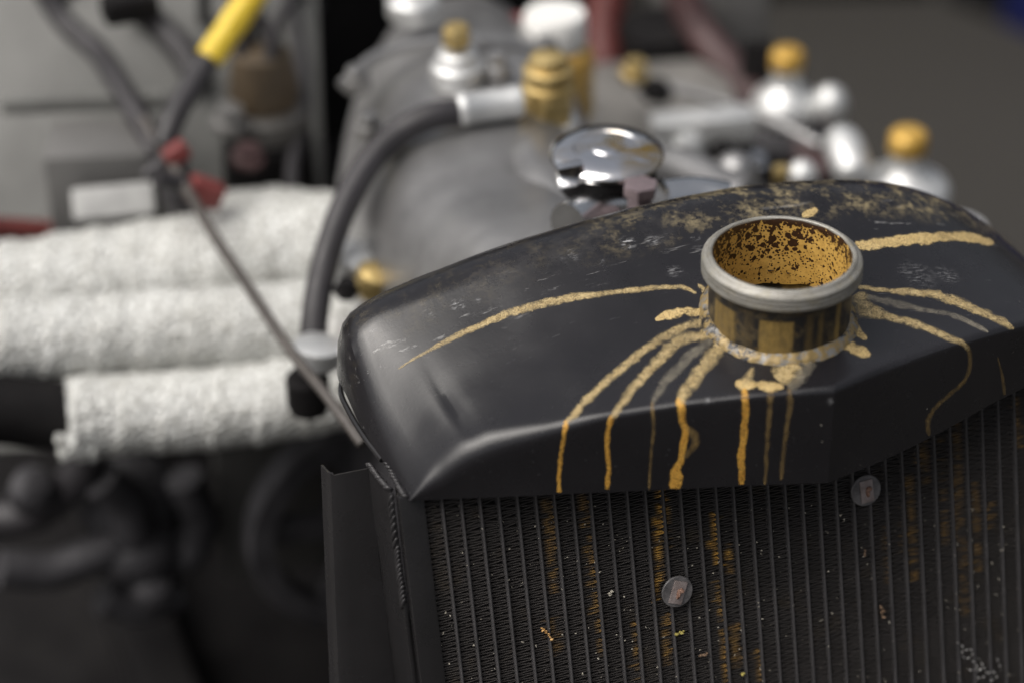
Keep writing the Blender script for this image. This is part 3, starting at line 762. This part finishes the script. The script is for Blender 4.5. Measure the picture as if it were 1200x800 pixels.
# pressure cap
P = at(711, 180, .185); r = ms(P, 67)
t = thing('pressure_cap', 'chrome radiator pressure cap with a raised tab, behind the black tank', 'radiator cap', P - Vector((0,0,.02)))
b = MB(); b.lathe(P, [(r*.95,-.0025),(r*1.0,-.002),(r*1.01,-.0006),(r*.99,.0008),(r*.90,.0026),(r*.74,.0036),(r*.60,.0040),(r*.57,.0034),(r*.30,.0034),(r*.27,.0044),(0,.0050)], 64); m = NT('stained chrome'); f = m.mapr(m.noise(40, 4, .6, dist=.6), .44, .52); g_ = m.near((.013,-.006,.028), .026, .2); k = m.math('MULTIPLY', f, m.mapr(g_, 0, 1, .25, 1))
m.base(m.mix(k, (.80,.80,.82), (.50,.33,.10)), m.mapr(k, 0, 1, .08, .35), 1.0); m.bump(m.noise(35, 3), .25, .003); b.build('lid', m.m, t)
b = MB(); b.lathe(P, [(r*.70,-.020),(r*.80,-.0185),(r*.84,-.017),(r*.86,-.010),(r*.90,-.009),(r*.93,-.0025)], 48); b.build('skirt', M['block'], t)
b = MB(); b.lathe(P, [(r*.55,-.024),(r*.62,-.0235),(r*.62,-.019),(r*.55,-.0185)], 40); b.build('seal', M['brass'], t)
b = MB(); q = at(667, 205, .17); b.box(q, .014,.006,.012, bev=.002); b.build('tab', M['chrome'], t)
P = at(750, 240, .15); b = MB(); b.lathe(P, [(.0065,-.01),(.0065,.004),(.0055,.006),(.0085,.006),(.0085,.0115),(0,.012)], 6); o = b.build('hex_bolt', simple('pinkish steel', (.22,.17,.18), (.34,.27,.28), 80, .3, .45, .6), None); o['label'] = 'dull pinkish hex bolt head just below the chrome cap'; o['category'] = 'bolt'

# black hose with alloy ferrule
hp = [at(545,131,.325), at(505,137,.325), at(465,158,.325), at(430,195,.315), at(402,245,.30), at(383,300,.285), at(371,355,.27), at(366,410,.255), at(362,472,.245)]
t = thing('coolant_hose', 'black rubber hose arching down from an alloy ferrule to a small clip', 'hose', hp[-1])
pts = spline(hp, 8); b = MB(); b.tube(pts, [ms(p, 16.5) for p in pts], 20); b.build('hose', M['rubber'], t, smooth=80)
a, c = at(535,129,.325), at(610,119,.325); d = (c-a).normalized(); L = (c-a).length; r = ms(a, 19)
b = MB(); b.lathe(a, [(r*.9,0),(r*1.04,.002),(r*1.04,L*.12),(r*.98,L*.16),(r*1.0,L*.5),(r*.98,L*.8),(r*1.03,L*.84),(r*1.03,L*.97),(r*.8,L)], 28, Z=d); b.build('ferrule', M['alusat'], t)
q = at(370,425,.24); b = MB(); b.lathe(q, [(.0105,0),(.0125,.001),(.0125,.011),(.0105,.012)], 24, Z=(.15,0,1)); b.box(q+Vector((.012,-.004,.006)), .010,.012,.008, bev=.0015); b.build('clip', M['alusat'], t)
b = MB(); b.lathe(at(362,472,.245), [(.010,-.004),(.0115,0),(.0115,.016),(.010,.018)], 20); b.build('end_boot', M['block'], t)

# brass banjo fitting
P = at(642, 137, .335)
t = thing('brass_fitting', 'golden brass hex fitting joined to the alloy hose end', 'pipe fitting', P)
b = MB(); b.lathe(P, [(.0145,0),(.0150,.002),(.0150,.013),(.0135,.015)], 6); b.build('hex', M['brass'], t, smooth=20)
b = MB(); b.lathe(P, [(.0125,.0145),(.0145,.016),(.0145,.020),(.0120,.0215),(.0120,.024),(.0138,.025),(.0138,.030),(.011,.0315)], 32); b.build('collar', M['brass'], t)
b = MB(); b.lathe(P, [(.0095,.0312),(.0105,.033),(.0100,.037),(.006,.0385),(0,.039)], 28); b.build('domed_cap', M['brass'], t)
b = MB(); b.lathe(P, [(.017,-.010),(.018,-.008),(.017,-.001),(.012,0)], 28); b.build('alloy_seat', M['alusat'], t)

# fluid bottle
P = at(650, 135, .47)
t = thing('fluid_bottle', 'amber fluid bottle with a white screw cap behind the brass fitting', 'bottle', P)
b = MB(); b.lathe(P, [(.022,0),(.024,.004),(.024,.042),(.022,.046),(.018,.049)], 32); b.build('body', M['amber'], t)
b = MB(); b.lathe(P+Vector((0,0,.049)), [(.019,0),(.0195,.001),(.0195,.018),(.018,.021),(0,.0215)], 32); b.build('cap', M['white'], t)
b = MB(); b.box(at(618,60,.50), .030,.012,.05, bev=.003); b.build('side_lug', M['darkred'], t)

# --- exhaust pipes in white wrap
def wrap_pipe(path, r, lab, rows=160, bare=None):
    t = thing('exhaust_pipe', lab, 'exhaust pipe', path[0], 'wrapped exhaust pipes')
    pts = spline(path, 24); L = [0]
    for a, c in zip(pts, pts[1:]): L.append(L[-1]+(c-a).length)
    ph = random.random()*9
    def rf(rr, tt, a, j):
        s = (L[j]/.026 + a/(2*PI)) % 1.0
        return rr*(1 + .065*(1-s)**2 + .035*noise.noise(Vector((math.cos(a)*1.5, math.sin(a)*1.5, L[j]*60+ph))) + .05*noise.noise(Vector((math.cos(a)*5, math.sin(a)*5, L[j]*200+ph))))
    b = MB(); b.tube(pts, r, 40, rf=rf); b.build('heat_wrap', M['wrap'], t, smooth=80)
    if bare:
        b = MB(); b.tube(spline(bare, 6), r*.86, 24); b.build('bare_pipe', M['block'], t)
    return t
wrap_pipe([at(-60,352,.44), at(60,336,.43), at(180,318,.42), at(290,300,.40), at(400,290,.38), at(480,290,.36)], .029, 'rearmost white wrapped exhaust pipe, curving up under the red plugs')
wrap_pipe([at(260,285,.46), at(320,275,.44), at(390,285,.42), at(460,300,.40)], .028, 'short white wrapped pipe bulging above the others, beside the black hose')
wrap_pipe([at(-60,398,.38), at(60,396,.37), at(180,388,.36), at(300,381,.345), at(400,374,.33), at(480,366,.32)], .0228, 'middle white wrapped exhaust pipe, the longest across the picture')
wrap_pipe([at(80,490,.335), at(150,484,.33), at(230,480,.32), at(320,470,.31), at(400,455,.30), at(470,445,.29)], .0222, 'lowest white wrapped exhaust pipe with a dark bare end', bare=[at(-70,478,.345), at(0,480,.34), at(90,489,.335)])
# loose strings of wrap
b = MB()
for (px, py, q) in [(85,520,1),(95,528,.8),(76,530,.7),(108,532,.6),(70,515,.5)]: b.ball(at(px,py,.31), .006*q, .006*q, .008*q, n=10, m=7, jit=.12)
o = b.build('frayed_wrap', M['wrap'], None); o['label'] = 'frayed loose end of white wrap hanging under the lowest pipe'; o['category'] = 'heat wrap'
# pale oily fittings showing between hose and tank
for (px, py, Y, s, mt, lab) in [(415,310,.30,.014,'alusat','small alloy elbow between the black hose and the engine cover'),(438,328,.28,.010,'brass','small brassy union nut beside the left shoulder of the tank'),(385,395,.30,.012,'white','white clip end beside the lower hose')]:
    b = MB(); b.lathe(at(px,py,Y), [(s*.7,-s),(s,-s*.6),(s,s*.5),(s*.6,s*.8),(0,s*.85)], 16, Z=(.3,-.2,1)); o = b.build('pipe_union', M[mt], None); o['label'] = lab; o['category'] = 'pipe fitting'

# --- left rear: body panel, box, rods, grip, plugs
t = thing('body_panel', 'pale grey painted car body panel standing behind the exhaust pipes', 'body panel', (-.25,.78,-.7))
b = MB(); A = at(-140,-120,.80); B = at(372,-60,.72); dx = (B-A); dx.z = 0; L = dx.length; dx.normalize(); nx = Vector((-dx.y, dx.x, 0))
c = (A+B)/2; tz = Vector((0,0,1))*math.cos(.75) + nx*math.sin(.75); b.box(at(140,70,.62), L*.88, .012, .50, dx, tz.cross(dx), tz, bev=.004); b.build('sheet', M['panel'], t)
b = MB(); q = at(265,45,.62); b.box(at(100,120,.53), .10,.010,.010, dx, nx, (0,0,1), bev=.003); b.build('swage', M['panel'], t)
b = MB(); b.box(at(152,8,.53), .034,.02,.016, bev=.005); b.build('dark_block', M['block'], t)  # small near-black block making a dark smudge on the panel
b = MB(); b.box(Vector((-.30,.70,-.62)), .62,1.2,.012, bev=.003); b.build('undertray', M['block'], t)
# grey control box with bright lid
P = at(130, 285, .50)
t = thing('metal_box', 'small grey metal box with a bright lid edge above the white pipes', 'box', P)
b = MB(); b.box(P+Vector((0,0,.038)), .062,.05,.072, (.96,-.28,0), (.28,.96,0), (0,0,1), bev=.004); b.build('case', M['greybox'], t)
b = MB(); A_ = Vector((.96,-.28,.07)).normalized(); tz = Vector((.1,.6,.79)); tz = (tz-A_*tz.dot(A_)).normalized(); b.box(at(133,236,.455), .048,.006,.019, A_, tz.cross(A_), tz, bev=.002); b.build('lid_edge', M['panellight'], t)
b = MB(); b.lathe(at(115,195,.50), [(.006,0),(.006,.006),(0,.007)], 16); b.build('screw', M['brass'], t)
P = at(-10,268,.50); b = MB(); b.tube([at(-60,262,.5), at(0,268,.5), at(62,272,.5)], .007, 14); o = b.build('red_pipe', M['redhose'], None); o['label'] = 'short dull red pipe at the left edge, under the pale panel'; o['category'] = 'pipe'
# thin rod crossing the pipes
rp = [at(168,140,.46), at(215,215,.40), at(250,275,.34), at(290,335,.28), at(340,410,.22), at(380,460,.18), at(425,520,.145)]
b = MB(); pts = spline(rp, 6); b.tube(pts, [ms(p, 6.5) for p in pts], 14); o = b.build('stay_rod', simple('brown grey rod', (.05,.044,.04), (.085,.075,.068), 40, .45, .6), None); o['label'] = 'thin dark stay rod running diagonally across the white pipes to the tank'; o['category'] = 'rod'
b = MB(); pts = spline([at(40,-30,.62), at(75,25,.60), at(115,62,.57), at(140,100,.53), at(178,165,.48), at(200,210,.46)], 6); b.tube(pts, [ms(p, 14) for p in pts], 16); o = b.build('black_hose', M['rubber'], None); o['label'] = 'thick dark hose in the top left corner, bending down to the red plugs'; o['category'] = 'hose'
b = MB(); pts = spline([at(-40,112,.66), at(20,98,.66), at(58,60,.66), at(72,0,.66), at(70,-50,.66)], 6); b.tube(pts, .012, 14); o = b.build('hoop', M['rubber'], None); o['label'] = 'dark curved hoop at the far top left edge'; o['category'] = 'hose'
b = MB(); pts = spline([at(150,0,.62), at(185,30,.62), at(215,62,.60), at(235,100,.58)], 6); b.tube(pts, .009, 14); o = b.build('cable', M['rubber'], None); o['label'] = 'dark cable crossing the pale panel toward the yellow grip'; o['category'] = 'cable'
a, c = at(243,72,.47), at(330,-55,.50); d = (c-a).normalized(); L = (c-a).length
t = thing('yellow_grip', 'bright yellow rubber grip slanting out of the top left of the frame', 'grip', a)
b = MB(); r = ms(a, 17); b.lathe(a, [(r*.6,-.001),(r*.95,.002),(r,.006),(r*.96,L*.3),(r*1.05,L*.34),(r*.98,L*.6),(r,L)], 28, Z=d); b.build('sleeve', M['yellow'], t)
b = MB(); pts = spline([a+d*.002, at(222,105,.455), at(203,140,.44), at(192,172,.43)], 6); b.tube(pts, .0070, 14); b.build('tail', M['rubber'], t)
for (x, y, Y, s, rot, lab) in [(207,180,.42,1.0,.5,'upper faded red plug on the dark cable'),(240,225,.40,1.35,-.5,'lower bright red plug above the white pipes')]:
    P = at(x, y, Y); t = thing('cable_plug', lab, 'plug', P, 'red cable plugs')
    A = Vector((math.cos(rot),0,math.sin(rot))); b = MB(); b.box(P, .015*s,.010*s,.011*s, A, (0,1,0), A.cross(Vector((0,1,0))), bev=.003); b.build('shell', M['red'], t)
    b = MB(); b.tube([P-A*.009*s, P-A*.022*s], .004*s, 12); b.build('boot', M['rubber'], t)
b = MB(); pts = spline([at(195,170,.44), at(215,240,.43), at(235,262,.43), at(262,250,.43)], 6); b.tube(pts, .010, 14); o = b.build('cable', M['rubber'], None); o['label'] = 'black cable looping below the two red plugs'; o['category'] = 'cable'
# distributor-like dark unit with pale collar
P = at(318, 235, .52)
t = thing('distributor', 'black cylindrical unit with a pale collar, left of the alloy cover', 'distributor', P)
b = MB(); b.lathe(P, [(.028,0),(.029,.004),(.028,.045),(.024,.050)], 28); b.build('body', M['block'], t)
b = MB(); b.lathe(P+Vector((0,0,.050)), [(.026,0),(.027,.003),(.026,.014),(.020,.018)], 28); b.build('collar', simple('grey brown collar', (.06,.056,.052), (.11,.105,.10), 30, .5, .6), t)
b = MB(); b.lathe(P+Vector((0,0,.068)), [(.020,0),(.022,.01),(.018,.035),(0,.04)], 24); b.build('cap', simple('dark brown cap', (.05,.035,.02), (.10,.07,.04), 30), t)
for s in range(4):
    b = MB(); q = P+Vector((.012*math.cos(s*1.6), .012*math.sin(s*1.6), .10)); b.tube(spline([q, q+Vector((.01*(s-1.5),.01,.03)), q+Vector((.03*(s-1.0),.05,.03)), q+Vector((.05*(s-.5),.10,-.02))], 6), .0042, 10); b.build('lead', M['rubber'], t)
# dark rear bulkhead behind the engine
b = MB(); b.box((.02,.86,-.33), .50,.03,.85, (.98,.18,0), (-.18,.98,0), (0,0,1), bev=.006); o = b.build('bulkhead', M['block'], None); o['label'] = 'dark bulkhead closing the engine bay behind the alloy cover'; o['category'] = 'bulkhead'
# --- right rear
b = MB(); pts = spline([at(718,-30,.66), at(706,40,.64), at(712,100,.61), at(722,150,.58)], 6); b.tube(pts, .014, 16); o = b.build('red_hose', M['redhose'], None); o['label'] = 'dark red hose rising behind the chrome cap'; o['category'] = 'hose'
b = MB(); pts = spline([at(790,-30,.62), at(815,30,.60), at(850,75,.57), at(885,120,.53), at(925,165,.49), at(965,215,.45)], 6); b.tube(pts, .0125, 16); o = b.build('maroon_hose', M['maroon'], None); o['label'] = 'maroon brown hose slanting down between the two carburettor pots'; o['category'] = 'hose'
P = at(800, 190, .48)
t = thing('inlet_manifold', 'pale grey alloy block with a bright ledge between the chrome cap and the carburettors', 'manifold', P)
b = MB(); b.box(P+Vector((0,.05,-.02)), .115,.14,.075, (.96,-.28,0), (.28,.96,0), (0,0,1), bev=.008); b.build('casting', simple('dull tan grey alloy', (.10,.095,.088), (.26,.25,.235), 16, .5, .65, .2), t)
b = MB(); b.box(at(822,150,.45), .066,.020,.020, (.96,-.28,.05), (.28,.96,0), (0,0,1), bev=.004); b.build('ledge', M['alusat'], t)
b = MB(); b.box(at(860,45,.70), .040,.07,.13, (.96,-.28,0), (.28,.96,0), (0,0,1), bev=.008); b.build('upright', M['greybox'], t)
b = MB(); b.box(at(775,60,.62), .060,.06,.045, bev=.008); b.build('gap_shade_block', M['block'], t)  # solid near-black block puts the shade of a gap into colour
b = MB(); b.box(at(795,5,.66), .036,.04,.030, bev=.006); b.build('tan_pad', M['greybox'], t)
b = MB(); b.tube(spline([at(770,195,.36), at(800,200,.34), at(850,225,.30), at(880,235,.28)], 6), .013, 14); b.build('front_pipe', M['cast'], t)
b = MB(); b.ball(at(862,203,.33), .013,.013,.013); b.build('boss', M['cast'], t)
def carb(px, py, Y, s, lab, oval):
    P = at(px, py, Y)
    t = thing('carburettor', lab, 'carburettor', P-Vector((0,0,.10*s)), 'carburettor pots with gold knobs')
    b = MB(); b.lathe(P, [(.0085*s,0),(.0098*s,.001*s),(.0098*s,.009*s),(.0080*s,.0115*s),(.004*s,.0125*s),(0,.0127*s)], 20); b.build('damper_knob', M['goldcap'], t)
    b = MB()
    prof = [(.0082,0),(.0082,-.010),(.0095,-.012),(.0175,-.017),(.0200,-.024),(.0195,-.032),(.0160,-.038)] if oval else [(.0080,0),(.0080,-.004),(.0088,-.007),(.0108,-.0105),(.0160,-.0135),(.0215,-.0165),(.0235,-.020),(.0235,-.034),(.026,-.036),(.026,-.052),(.024,-.054)]
    b.lathe(P, [(r*s, z*s) for r, z in prof], 36); b.build('pot', M['alusat'], t, smooth=45)
    b = MB(); b.lathe(P, [(.018*s,-.036*s),(.028*s,-.040*s),(.030*s,-.10*s),(.0,-.101*s)] if oval else [(.024*s,-.054*s),(.024*s,-.10*s),(0,-.101*s)], 28); b.build('body', M['cast_dark'] if oval else M['cast'], t)
    return t
t = carb(922, 80, .50, 1.12, 'rear carburettor pot, farther one, small round top and gold knob', True)
b = MB(); b.ball(at(972,124,.48), .0125,.0125,.0145); b.build('vent_elbow', M['alusat'], t)
t = carb(1063, 178, .36, 1.22, 'front carburettor pot, nearer and right, wide alloy skirt under its gold knob', False)
a = at(985,162,.38); c = at(1006,222,.34); d = (c-a).normalized()
b = MB(); b.lathe(a-d*.004, [(.004,0),(.0095,.002),(.0125,.010),(.0125,.026),(.0105,.036),(.006,.040)], 26, Z=d); o = b.build('float_chamber', M['alusat'], None); o['label'] = 'bright tilted oval alloy canister between the two carburettor pots'; o['category'] = 'float chamber'
b = MB(); b.ball(at(940,207,.34), .0095,.0095,.0105); o = b.build('ball_joint', M['alusat'], None); o['label'] = 'small bright alloy ball joint just behind the filler neck'; o['category'] = 'ball joint'
b = MB(); b.lathe(at(915,213,.32), [(.0045,0),(.005,.001),(.005,.009),(0,.010)], 16); o = b.build('union_nut', M['brass'], None); o['label'] = 'tiny brassy nut left of the alloy ball joint'; o['category'] = 'nut'
b = MB(); b.lathe(at(1133,262,.20), [(.0,.004),(.010,.003),(.013,0),(.013,-.03),(.0,-.032)], 24, Z=(.3,0,1)); o = b.build('bracket_end', M['alusat'], None); o['label'] = 'sliver of bright metal peeping over the right shoulder of the tank'; o['category'] = 'bracket'
# --- bottom left: pulley, chassis, steering parts
P = at(425, 600, .36)
t = thing('crank_pulley', 'dull grey spoked pulley half hidden by the side flange of the radiator', 'pulley', P)
b = MB(); b.lathe(P, [(.060,0),(.074,-.002),(.076,.004),(.072,.008),(.076,.012),(.074,.018),(.060,.018),(.060,0)], 56, Z=(0,-1,.0), caps=False); b.build('rim', M['cast_dark'], t)
for s in range(5):
    a = s*2*PI/5+.5; d = Vector((math.cos(a),0,math.sin(a))); b = MB(); b.box(P+d*.038+Vector((0,-.008,0)), .050,.010,.018, d, (0,1,0), d.cross(Vector((0,1,0))), bev=.003); b.build('spoke', M['cast_dark'], t)
b = MB(); b.lathe(P, [(.022,0),(.022,.022),(.014,.026),(0,.027)], 30, Z=(0,-1,0)); b.build('hub', M['cast_dark'], t)
b = MB(); b.box(at(335,560,.42), .09,.012,.14, bev=.005); o = b.build('front_plate', simple('dull grey plate', (.045,.043,.04), (.075,.072,.068), 10, .6, .75), None); o['label'] = 'dull dark grey plate behind the spoked pulley'; o['category'] = 'plate'
t = thing('steering_box', 'dark cast steering box with rounded arms below the wrapped pipes', 'steering box', at(160,690,.42))
b = MB(); b.ball(at(155,590,.44), .034,.03,.034, n=20, m=12); b.ball(at(160,640,.42), .030,.03,.022, n=20, m=12); b.build('housing', M['cast_dark'], t, smooth=80)
for (p, r) in [([(118,560),(150,590),(160,640),(175,690)],.013),([(215,560),(235,610),(215,650),(160,640)],.012),([(0,665),(60,668),(110,650),(160,640)],.012),([(120,700),(165,712),(215,690)],.011)]:
    b = MB(); pts = spline([at(x, y, .41) for x, y in p], 6); b.tube(pts, r, 14); b.build('arm', M['cast_dark'], t, smooth=80)
b = MB(); b.lathe(at(178,690,.40), [(.010,-.012),(.013,-.008),(.013,.008),(.008,.014),(0,.015)], 20, Z=(.2,-.6,.8)); b.build('pivot', M['cast_dark'], t)
b = MB(); b.lathe(at(38,575,.42), [(.010,-.012),(.014,-.008),(.014,.008),(.008,.014),(0,.015)], 20, Z=(.2,-.6,.8)); o = b.build('pivot_bolt', M['cast_dark'], None); o['label'] = 'blurred round bolt head in the dark area at lower left'; o['category'] = 'bolt'
b = MB()
for s in (-1, 1):
    t = MB(); t.box(Vector((s*.20+.0, .55, -.60)), .04,1.5,.07, bev=.006); o = t.build('chassis_rail', M['block'], None); o['label'] = 'black chassis rail low on the %s of the engine' % ('exhaust side' if s < 0 else 'carburettor side'); o['category'] = 'chassis rail'; o['group'] = 'chassis rails'
t = MB(); t.box(Vector((0,.02,-.60)), .36,.05,.05, bev=.006); o = t.build('cross_member', M['block'], None); o['label'] = 'black front cross member under the radiator'; o['category'] = 'cross member'
t = MB(); t.tube([core(-.10, U_BOT-.04, -.02), Vector((-.10,.02,-.58))], .012, 12); t.tube([core(.10, U_BOT-.04, -.02), Vector((.10,.02,-.58))], .012, 12); t.build('foot', M['paintcore'], rad)
# --- further blurred engine bay pieces
def cable(name, pts, r, mat, lab, cat='cable'):
    b = MB(); b.tube(spline([at(*p) for p in pts], 6), r, 12); o = b.build(name, M[mat], None); o['label'] = lab; o['category'] = cat; return o
cable('thin_cable', [(335,-20,.60),(352,60,.56),(356,130,.52),(342,200,.48),(348,260,.44)], .0045, 'rubber', 'thin black cable hanging down the dark gap left of the alloy cover')
cable('thin_cable', [(690,-20,.72),(680,60,.70),(690,130,.66)], .008, 'canvas', 'black cable between the fluid bottle and the dark red hose')
cable('copper_line', [(770,170,.42),(800,188,.38),(835,208,.35),(870,228,.32)], .0028, 'alusat', 'thin metal line slanting from the chrome cap to the tank edge', 'pipe')
cable('throttle_rod', [(760,96,.52),(820,112,.50),(900,140,.47),(960,170,.44)], .0034, 'cast', 'slim metal throttle rod reaching toward the rear carburettor pot', 'rod')
cable('drain_hose', [(-30,610,.46),(40,600,.44),(90,560,.42),(105,520,.42)], .012, 'rubber', 'black hose in the dark area under the bare pipe end', 'hose')
for (px, py, Y, rr, hh, mt, nm, lab) in [
    (845,182,.42,.008,.010,'block','black_fitting','small black knob under the bright manifold ledge'),
    (805,178,.44,.010,.012,'alusat','alloy_plug','small alloy plug beneath the manifold ledge, behind the chrome cap'),
    (885,196,.38,.007,.010,'alu','bright_bolt','little bright bolt left of the tilted alloy canister'),
    (742,92,.52,.010,.014,'brass','brass_plug','small brassy plug just right of the dark red hose'),
    (768,112,.50,.012,.010,'block','black_plug','black cap on the manifold right of the dark red hose'),
    (268,150,.50,.011,.016,'greybox','grey_fitting','grey fitting beside the dark cylindrical unit'),
    (290,190,.46,.010,.012,'maroon','brown_connector','brown connector between the red plugs and the dark cylindrical unit'),
    (405,345,.27,.007,.010,'block','black_nut','small black nut between the hose and the tank shoulder')]:
    b = MB(); b.lathe(at(px,py,Y), [(rr*.9,0),(rr,.001),(rr,hh*.4),(rr*.7,hh*.5),(rr*.7,hh*.9),(0,hh)], 6 if 'bolt' in nm or 'nut' in nm or 'plug' in nm else 18, Z=(.1,-.2,1)); o = b.build(nm, M[mt], None); o['label'] = lab; o['category'] = nm.split('_')[-1]
t = thing('added_dark_bracket', 'black angled bracket added to darken the gap under the manifold ledge', 'bracket', at(900,215,.46))
b = MB(); b.box(at(835,185,.46), .050,.008,.022, (.95,-.3,0), (.3,.95,0), (0,0,1), bev=.002); b.build('plate', M['block'], t)  # black plate put in as the dark of the gap below the ledge
b = MB(); b.box(at(885,95,.54), .020,.010,.060, (.95,-.3,0), (.3,.95,0), (0,0,1), bev=.002); b.build('arm', M['block'], t)
# black paddock awning behind the car on the right, with an added back sheet out of view
t = thing('awning', 'black paddock awning with a dark blue strip, behind the car at the top right, plus an added unseen back sheet', 'awning', (1.03,1.61,-.75))
def sheet(name, a, c, mat, z1):
    a, c = Vector(a), Vector(c); d = c-a; L = d.length; d.normalize(); n_ = Vector((-d.y, d.x, 0)); q = (a+c)/2
    b = MB(); b.box(Vector((q.x, q.y, (z1-.75)/2)), L, .012, z1+.75, d, n_, (0,0,1), bev=.003); b.build(name, mat, t)
sheet('unseen_back_sheet', (1.025,1.63,0), (-1.6,2.55,0), M['canvas'], .35)  # unseen sheet, added to darken the sky mirrored in the tank top
sheet('side_sheet', (1.035,1.612,0), (1.066,1.535,0), M['canvas'], .35)
sheet('blue_strip', (1.069,1.527,0), (1.17,1.20,0), M['blue'], .35)
